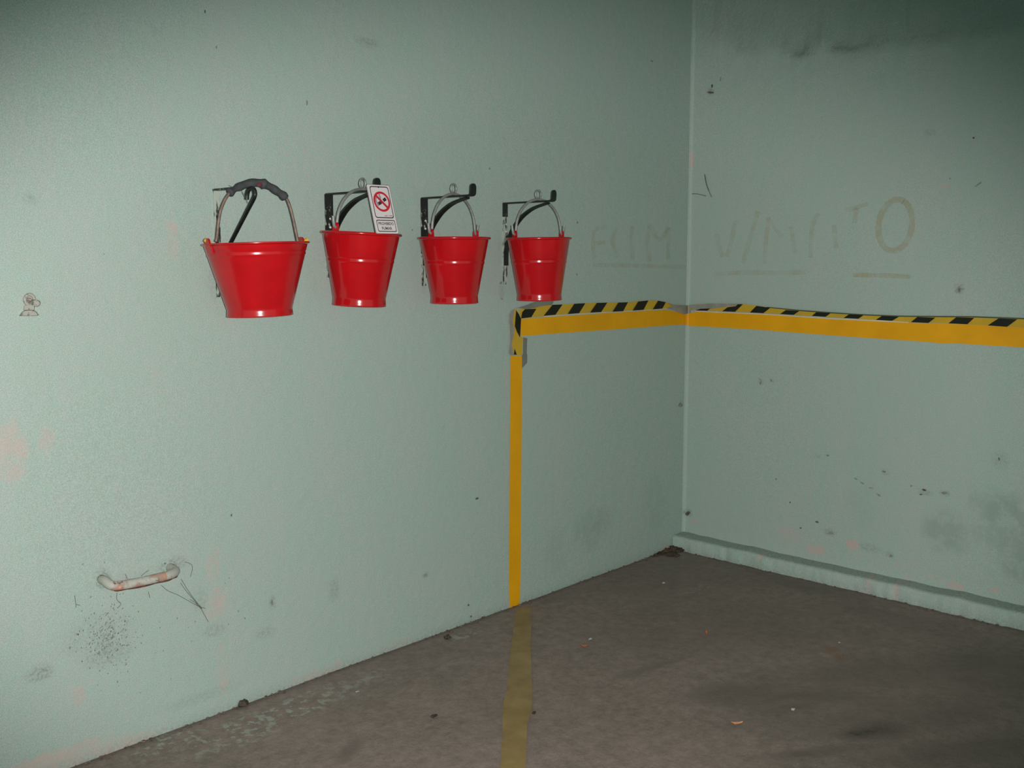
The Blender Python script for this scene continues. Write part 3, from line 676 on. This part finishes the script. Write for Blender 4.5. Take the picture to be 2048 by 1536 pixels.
a = MB(); q = gp[int(m*.53)]; a.lump((q[0]-.006, q[1]-.011, q[2]-.006), .009, (1.2, .5, .8), .2); tag(obj('grip_mark', a, M['foam_red'], root), 'reddish mark on the grip')
for s, (u0, v0), (u1, v1) in ((-1, (185, 1262), (78, 1186)), (1, (1745, 1235), (1838, 1192))):
    a = MB(); p0, p1 = tr(c9((u0, v0), (u1, v1))); a.tube([p0, p0*.5+p1*.5, p1], .0062, 12, ref=(n1[0], n1[1], 0)); tag(obj('bail_end_cap', a, M['cap'], root, angle=40), 'yellow plastic handle tip')

# ---------------------------------------------------------------- no-smoking sign hanging on the second bracket's tip
TL, TR, BL = (732.6, 368.8), (777.5, 371), (752.5, 467)
P0 = onA(TL, .286); Pr = onA(TR, .286); Lb = .286
for _ in range(60):
    Pb = onA(BL, Lb); Lb += (Pb[0]-P0[0])*.6
Pb = onA(BL, Lb)
W_ = Pr[0]-P0[0]; vdn = Pb-P0; Hs = np.linalg.norm(vdn); vdn = vdn/Hs
uu = np.array([1.0, 0, 0]); uu = uu-(uu@vdn)*vdn; uu /= np.linalg.norm(uu); nn = np.cross(uu, vdn); nn = nn if nn[1] < 0 else -nn
sign = empty('no_smoking_sign', P0+uu*W_/2)
tag(sign, 'white no-smoking sign tilted against second red bucket', 'sign')
def sp_(x, y, o=0.0): return P0+uu*x*W_+vdn*y*Hs+nn*o      # x, y run 0..1 from the top left corner
asp = Hs/W_
def rrect(x0, y0, x1, y1, r, n=5):
    out = []
    for cx, cy, a0 in ((x1-r, y0+r/asp, -90), (x1-r, y1-r/asp, 0), (x0+r, y1-r/asp, 90), (x0+r, y0+r/asp, 180)):
        out += [(cx+r*math.cos(deg(a0+90*k/n)), cy+r/asp*math.sin(deg(a0+90*k/n))) for k in range(n+1)]
    return out
def flat(pts, o, th=.0004):
    mb = MB(); mb.slab([sp_(x, y, o) for x, y in pts], [sp_(x, y, o-th) for x, y in pts]); return mb
def ringp(outer, inner, o):
    n = len(outer); mb = MB(); vs = [sp_(*p, o) for p in outer]+[sp_(*p, o) for p in inner]
    mb.add(vs, [(i, (i+1) % n, (i+1) % n+n, i+n) for i in range(n)]); return mb
obj('sign_board', flat(rrect(0, 0, 1, 1, .05), .0012, .0028), M['sign'], sign, angle=30)
obj('board_rim', ringp(rrect(-.012, -.008, 1.012, 1.008, .06), rrect(.012, .008, .988, .992, .045), .0009), M['sign_edge'], sign, smooth=False)
obj('frame_line', ringp(rrect(.10, .03, .93, .685, .09), rrect(.13, .05, .90, .665, .07), .0016), M['sign_edge'], sign, smooth=False)
obj('frame_line', ringp(rrect(.10, .72, .93, .965, .06), rrect(.125, .737, .905, .948, .045), .0016), M['sign_edge'], sign, smooth=False)
C_ = (.52, .345); RO, RI = .365, .285
circ = lambda R, n=40: [(C_[0]+R*math.cos(2*math.pi*k/n), C_[1]+R/asp*math.sin(2*math.pi*k/n)) for k in range(n)]
def rq(cx, cy, ln, wd, an):                         # little rotated bar, lengths in widths of the sign
    ca, sa = math.cos(an), math.sin(an); return [(cx+(a*ca-b*sa), cy+(a*sa+b*ca)/asp) for a, b in ((-ln/2, -wd/2), (ln/2, -wd/2), (ln/2, wd/2), (-ln/2, wd/2))]
an = -deg(28)
def off(d, e=0): return (C_[0]+d*math.cos(an)-e*math.sin(an), C_[1]+(d*math.sin(an)+e*math.cos(an))/asp)
obj('cigarette', flat(rq(*off(-.075), .22, .115, an), .0016), M['sign_edge'], sign, smooth=False)
obj('cigarette', flat(rq(*off(.165), .15, .115, an), .0016), M['sign_edge'], sign, smooth=False)
obj('cigarette_tip', flat(rq(*off(-.225), .07, .115, an), .0016), M['sign_grey'], sign, smooth=False)
for pts in (((.30, .375), (.27, .32), (.31, .265), (.38, .245)), ((.47, .30), (.49, .25), (.46, .21), (.50, .185))):
    mb = MB(); P = smoothline(pts, 4)
    o1 = [(p[0]-.035, p[1]) for p in P]; o2 = [(p[0]+.035, p[1]) for p in P][::-1]; obj('smoke', flat(o1+o2, .0015), M['sign_grey'], sign, smooth=False)
obj('red_ring', ringp(circ(RO), circ(RI), .0021), M['sign_red'], sign, smooth=False)
obj('red_slash', flat(rq(C_[0], C_[1], .62, .085, deg(45)), .0022), M['sign_red'], sign, smooth=False)
def words(txt, cx, cy, wfrac, hfrac, mat, bold=.012):
    cu = bpy.data.curves.new('t', 'FONT'); cu.body = txt; cu.size = 1; cu.align_x = 'CENTER'; cu.offset = bold; cu.resolution_u = 3
    t = bpy.data.objects.new('t', cu); col.objects.link(t)
    bpy.context.view_layer.update(); me = t.evaluated_get(bpy.context.evaluated_depsgraph_get()).to_mesh()
    V = np.array([v.co[:] for v in me.vertices]); F = [tuple(p.vertices) for p in me.polygons]
    lo, hi = V.min(0), V.max(0); mb = MB()
    mb.add([sp_(cx+((v[0]-lo[0])/(hi[0]-lo[0])-.5)*wfrac, cy-((v[1]-lo[1])/(hi[1]-lo[1])-.5)*hfrac, .0017) for v in V], F)
    t.to_mesh_clear(); bpy.data.objects.remove(t); bpy.data.curves.remove(cu)
    return obj('lettering', mb, mat, sign, smooth=False, rec=False)
words('PROHIBIDO', .515, .796, .68, .062, M['sign_text'], .03)
words('FUMAR', .515, .893, .46, .062, M['sign_text'], .03)
words('LEY 1799', .70, .636, .34, .028, M['sign_text'], .02)
a = MB(); p0 = sp_(.5, .045, .0015); a.lump(p0, .0032, (1, .5, 1), .1); obj('peg_hole', a, M['sign_edge'], sign)

# ---------------------------------------------------------------- steel rung low on the left wall, cobwebs, dirt
c7 = crop(120, 1080, .195312)
e0 = onA((206, 1161)); e1 = onA((340, 1136))
b0 = onA((226, 1172), .075); b1 = onA((352, 1149), .075)
root = empty('steel_rung', (e0+e1)/2); tag(root, 'bent steel rung with flaking cream paint low on left wall', 'rung')
pth = [e0+np.array([0, .03, 0]), e0+np.array([.002, -.02, -.006])]
fr = lambda q, L: onA(q, L)
pth = [np.array([e0[0], .03, e0[2]]), fr((209, 1161), .03), fr((222, 1170), .064), fr((240, 1171), .078), fr((280, 1164), .082), fr((320, 1155), .082), fr((341, 1149), .076), fr((350.5, 1143), .058), fr((346, 1138), .03), np.array([e1[0], .03, e1[2]+.002])]
sm = smoothline(pth, 6); k = len(sm); cut = int(k*.40)
a = MB(); a.tube(sm, .0145, 16); obj('rung_bar', a, M['rung'], root, angle=60)
a = MB(); seg = sm[int(k*.22):int(k*.60)]; a.tube(seg, .0148, 16); tag(obj('rust_patch', a, M['rung_rust'], root, angle=60), 'orange rust where paint has flaked off')
seg = [p_+np.array([0, -.0075, -.0112]) for p_ in sm[int(k*.26):int(k*.80)]]
a = MB(); a.tube(seg, [.0016+.0032*abs(math.sin(i*.37+1))**.6 for i in range(len(seg))], 8); tag(obj('rust_streak', a, M['rust'], root, angle=60), 'dark rust line along the underside')
for e in (e0, e1):
    a = MB(); a.tube([(e[0], .002, e[2]), (e[0], -.003, e[2]), (e[0], -.006, e[2])], [.024, .022, .015], 14, ref=(0, 0, 1)); obj('mortar_collar', a, M['wall'], root)

def web(strands, plane, label, r=.0008, name='cobweb'):
    root = empty(name, plane(*strands[0][0])); tag(root, label, 'cobweb')
    for s in strands:
        mb = MB(); mb.tube(smoothline([plane(q, o) for q, o in s], 4), r, 5); obj('strand', mb, M['web'], root, angle=80)
    return root
c = lambda o, *p: [(q, o) for q in c7(*p)]
web([c(.006, (1235, 440), (1290, 520), (1360, 600), (1430, 680)), c(.008, (1240, 400), (1330, 545), (1440, 690)), c(.006, (1040, 465), (1105, 520), (1200, 560), (1310, 620), (1420, 680), (1490, 700)),
     c(.005, (1440, 690), (1475, 760), (1520, 840)), c(.006, (1430, 670), (1455, 705)), c(.006, (1330, 610), (1380, 640), (1445, 705))], onA, 'grey cobweb strands trailing right of the steel rung')
web([c(.006, (1280, 225), (1345, 250), (1355, 300), (1335, 380)), c(.006, (830, 370), (870, 335), (910, 310)), c(.006, (585, 540), (582, 610), (625, 655), (585, 700)), c(.006, (670, 350), (690, 400)), c(.005, (905, 530), (920, 590)), c(.005, (150, 570), (160, 640), (165, 690)), c(.005, (165, 660), (205, 670))], onA, 'loose cobweb wisps hanging around the steel rung')
web([[((1409, 348), .004), ((1412, 366), .005), ((1416, 378), .005), ((1423, 394), .004)], [((1410, 350), .005), ((1413, 368), .006), ((1418, 382), .006)], [((1384, 388), .003), ((1395, 388), .006), ((1412, 392), .004)]], onB, 'dark cobweb strand on right wall beside the corner', .0016)
c8 = lambda o, *p: [(q, o) for q in c9(*p)]
web([c8(.19, (700, 330), (760, 430), (815, 560)), c8(.18, (720, 380), (790, 500), (830, 590)), c8(.12, (490, 260), (540, 285), (565, 300))], onA, 'thin cobweb wisps on the leftmost bracket hook', .0007)

# grime specks under the rung: far too small and many to count
mb = MB(); 
for i in range(330):
    a_ = random.gauss(0, 1); b_ = random.gauss(0, 1); q = (225+26*a_+random.choice((0, 0, -18)), 1272+36*b_)
    if random.random() < .15: q = (random.uniform(140, 520), random.uniform(1110, 1500))
    if onA(q)[2] < .12: continue
    p = onA(q, .0008); s = random.uniform(.0008, .0023); el = random.uniform(1, 2.6); an = random.uniform(.6, 2.2)
    dx, dz = math.cos(an), math.sin(an)
    mb.add([p+np.array([dx*s*el, 0, dz*s*el]), p+np.array([-dz*s, -.0008, dx*s]), p+np.array([-dx*s*el, 0, -dz*s*el]), p+np.array([dz*s, -.0003, -dx*s])], [(0, 1, 2, 3)])
sp = obj('grime_specks', mb, M['speck'], wall_left, smooth=False, rec=False); sp['kind'] = 'stuff'; sp['label'] = 'dark specks of grime below the steel rung'

# chips and knocks in the paint
def chip(plane, q, w_, h_, mat, wall, ang=0, th=.002):
    n = 9; pts = []
    for k in range(n):
        t = 2*math.pi*k/n; r = random.uniform(.65, 1.1); x, y = w_/2*r*math.cos(t), h_/2*r*math.sin(t)
        pts.append((q[0]+x*math.cos(ang)-y*math.sin(ang), q[1]+x*math.sin(ang)+y*math.cos(ang)))
    o_ = .0035 if plane is onB else .0016
    obj('paint_chip', patch(plane, pts, o_, th), mat, wall, smooth=False)
for q, a_, b_, mt, an in (((1155, 445), 4, 5, 'chip_grey', 0), ((1154, 549), 4, 6, 'chip_grey', 0), ((954, 997), 9, 5, 'chip', -.5), ((851, 1151), 8, 8, 'chip_grey', 0), ((410, 23), 3, 7, 'chip', .1), ((433, 95), 3, 7, 'chip_grey', 0), ((614, 205), 4, 14, 'chip_grey', 0),
        ((463, 1030), 4, 7, 'chip', .4), ((979, 337), 4, 6, 'chip_grey', 0), ((1304, 122), 7, 3, 'chip_grey', .4), ((937, 1210), 4, 5, 'chip', 0), ((825, 460), 4, 5, 'chip_grey', 0), ((1002, 566), 4, 7, 'chip_grey', .3), ((1040, 430), 6, 10, 'chip_grey', .5), ((544, 1204), 4, 16, 'chip_grey', -.1), ((942, 1233), 5, 4, 'chip', 0), ((330, 1127), 5, 4, 'chip', 0), ((156, 1269), 4, 5, 'chip', 0), ((208, 508), 4, 3, 'chip_grey', 0), ((1004, 598), 3, 4, 'chip_grey', 0)):
    chip(onA, q, a_, b_, M[mt], wall_left, an)
for q, a_, b_, mt, an in (((1848, 980), 12, 5, 'chip', .2), ((1842, 989), 6, 4, 'chip', 0), ((1889, 986), 13, 6, 'chip_grey', 0), ((1634, 1044), 8, 5, 'chip', .3), ((1661, 1066), 10, 6, 'chip_grey', .1), ((1375, 1027), 12, 8, 'chip', -.5), ((1421, 185), 16, 5, 'chip', 0), ((1424, 172), 4, 8, 'chip', 0), ((1918, 579), 9, 12, 'chip_grey', .2),
        ((1580, 1005), 3, 4, 'chip', 0), ((1601, 1056), 4, 4, 'chip', 0), ((1712, 958), 9, 3, 'chip_grey', .6), ((1724, 966), 11, 3, 'chip_grey', .6), ((1742, 976), 10, 3, 'chip_grey', .1), ((1757, 990), 14, 4, 'chip_grey', .7), ((1768, 943), 8, 4, 'chip_grey', .3), ((1822, 972), 4, 5, 'chip_grey', 0), ((1947, 276), 5, 4, 'chip', 0), ((1900, 357), 4, 5, 'chip_grey', 0), ((1542, 761), 3, 5, 'chip_grey', 0), ((1521, 766), 4, 9, 'chip_grey', .3), ((1956, 369), 20, 3, 'chip_grey', -.6), ((1782, 1112), 7, 5, 'chip_grey', 0), ((1998, 918), 3, 8, 'chip', 0), ((1655, 911), 7, 4, 'chip_grey', .3), ((1552, 958), 3, 5, 'chip_grey', 0), ((1441, 158), 3, 12, 'chip_grey', .1)):
    chip(onB, q, a_, b_, M[mt], wall_right, an)
chip(onA, (1361, 810), 10, 9, M['chip_grey'], wall_left)

# painted-over fitting at the left edge
root = empty('wall_fitting', onA((56, 632))); tag(root, 'small painted-over metal fitting on left wall near the left edge', 'fitting')
c11 = crop(0, 560, .078125)
def relief(pts, depth, back=0.0, shrink=.82):
    ctr = np.mean(np.array(pts), 0); f = [tuple(ctr+(np.array(p)-ctr)*shrink) for p in pts]; mb = MB()
    mb.slab([onA(q, depth) for q in c11(*f)], [onA(q, -.004) for q in c11(*pts)]); return mb
obj('base_flange', relief([(470, 925), (540, 830), (610, 775), (720, 765), (860, 765), (940, 810), (1005, 890), (985, 915), (860, 925), (700, 930)], .016), M['fitting'], root, angle=25)
obj('neck', relief([(600, 775), (610, 670), (650, 640), (870, 640), (890, 700), (885, 775)], .03, 0, .9), M['fitting'], root, angle=25)
p = onA(c11((815, 585))[0], .0); a = MB(); a.tube([(p[0], .0, p[2]), (p[0], -.034, p[2]), (p[0], -.039, p[2])], [.0105, .0105, .006], 16, ref=(0, 0, 1)); obj('round_cap', a, M['fitting'], root, angle=40)
p = onA(c11((705, 500))[0], 0); a = MB(); a.tube([(p[0]+.0135*math.cos(t), -.014, p[2]+.0145*math.sin(t)) for t in np.linspace(0, 2*math.pi, 20)[:-1]], .0048, 8, closed=True, ref=(0, 1, 0)); a.tube([(p[0], .003, p[2]-.012), (p[0], -.014, p[2]-.014)], .004, 8); rg = obj('ring', a, M['fitting'], root, angle=60)
a = MB(); a.tube([(p[0], .004, p[2]), (p[0], -.016, p[2]), (p[0], -.02, p[2])], [.0058, .0058, .0035], 10, ref=(0, 0, 1)); obj('screw', a, M['fitting_screw'], root)

# ---------------------------------------------------------------- litter on the floor
def leaf(q, ln, wd, an, mat, label, curl=.006):
    c_ = onF(q, .003); ca, sa = math.cos(an), math.sin(an); n = 9; vs = []; fs = []
    for i in range(n):
        t = i/(n-1); w_ = wd*math.sin(math.pi*(.06+.9*t))**.8; x = (t-.5)*ln; z = curl*(2*t-1)**2
        for s in (-1, 0, 1): vs.append((c_[0]+x*ca-s*w_/2*sa, c_[1]+x*sa+s*w_/2*ca, c_[2]+z+abs(s)*curl*.5))
    m_ = len(vs); vs += [(x, y, z-.001) for x, y, z in vs]
    for i in range(n-1):
        for j in range(2):
            a0 = i*3+j; fs += [(a0, a0+1, a0+4, a0+3), (a0+m_+3, a0+m_+4, a0+m_+1, a0+m_)]
    mb = MB(); mb.add(vs, fs); tag(obj('dry_leaf', mb, mat, smooth=True), label, 'leaf')
leaf((1169, 1293), .034, .016, -.9, M['leaf'], 'small dark orange dry leaf on floor right of the worn yellow line')
leaf((1413, 1269), .026, .010, .8, M['leaf'], 'tiny upright orange leaf on the floor in front of the kerb', .01)
leaf((1474, 1448), .040, .017, -.75, M['leaf_pale'], 'pale orange dry leaf on the oily part of the floor')
def scrap(q, s, label, mat=M['paper']):
    p = onF(q, .0); mb = MB(); mb.lump((p[0], p[1], p[2]+s*.3), s, (1.0, .6, .35), .35, 7, 4); tag(obj('paper_scrap', mb, mat, smooth=False), label, 'scrap')
scrap((1181, 1279), .010, 'white scrap beside the dark orange leaf on the floor')
scrap((1586, 1420), .010, 'white scrap lying on the dark oily streak')
scrap((715, 1384), .007, 'tiny white scrap on floor near the left wall foot')
scrap((1679, 1286), .007, 'pale scrap above the rusty floor patch')
scrap((1327, 1167), .010, 'pale scrap on the floor near the room corner')
def pebble(q, s, label, sq=(1.2, .9, .7)):
    p = onF(q, 0); mb = MB(); mb.lump((p[0], p[1], p[2]+s*.5), s, sq, .3, 8, 5); tag(obj('pebble', mb, M['pebble']), label, 'pebble')
pebble((487, 1411), .017, 'brown crumb of mortar against the foot of the left wall')
pebble((895, 1277), .013, 'dark pebble on floor close to the left wall, left of the yellow line')
pebble((867, 1434), .008, 'flat black pebble on open floor left of the yellow line', (1.8, 1, .5))
pebble((1068, 1427), .007, 'tiny black pebble at right edge of the worn yellow line')
mb = MB()
for q, s in (((1335, 1103), .020), ((1347, 1100), .024), ((1358, 1101), .018), ((1322, 1108), .014), ((1342, 1110), .016), ((1366, 1101), .012), ((1312, 1111), .010), ((1352, 1112), .011)):
    p = onF(q, 0); mb.lump((min(p[0], -.1), min(p[1], -.012), floor_z(p[0], p[1])+s*.3), s, (1.9, 1.3, .5), .5, 9, 6)
tag(obj('rubble', mb, M['dirt']), 'reddish brown rubble heaped in the room corner at the kerb end', 'rubble', kind='stuff')
mb = MB()
for i in range(260):
    x = random.uniform(-3.4, -.2); s = random.uniform(.0015, .0045); y = -abs(random.gauss(0, .012))-.001
    mb.lump((x, y, floor_z(x, y)+s*.25), s, (1.6, 1, .7), .4, 6, 4)
for i in range(120):
    y = random.uniform(-2.0, -.1); s = random.uniform(.0015, .0045); x = -.106-abs(random.gauss(0, .012))
    mb.lump((x, y, floor_z(x, y)+s*.25), s, (1, 1.6, .7), .4, 6, 4)
tag(obj('crumbs', mb, M['crumb']), 'dark crumbs of dirt along foot of both walls', 'dirt', kind='stuff')
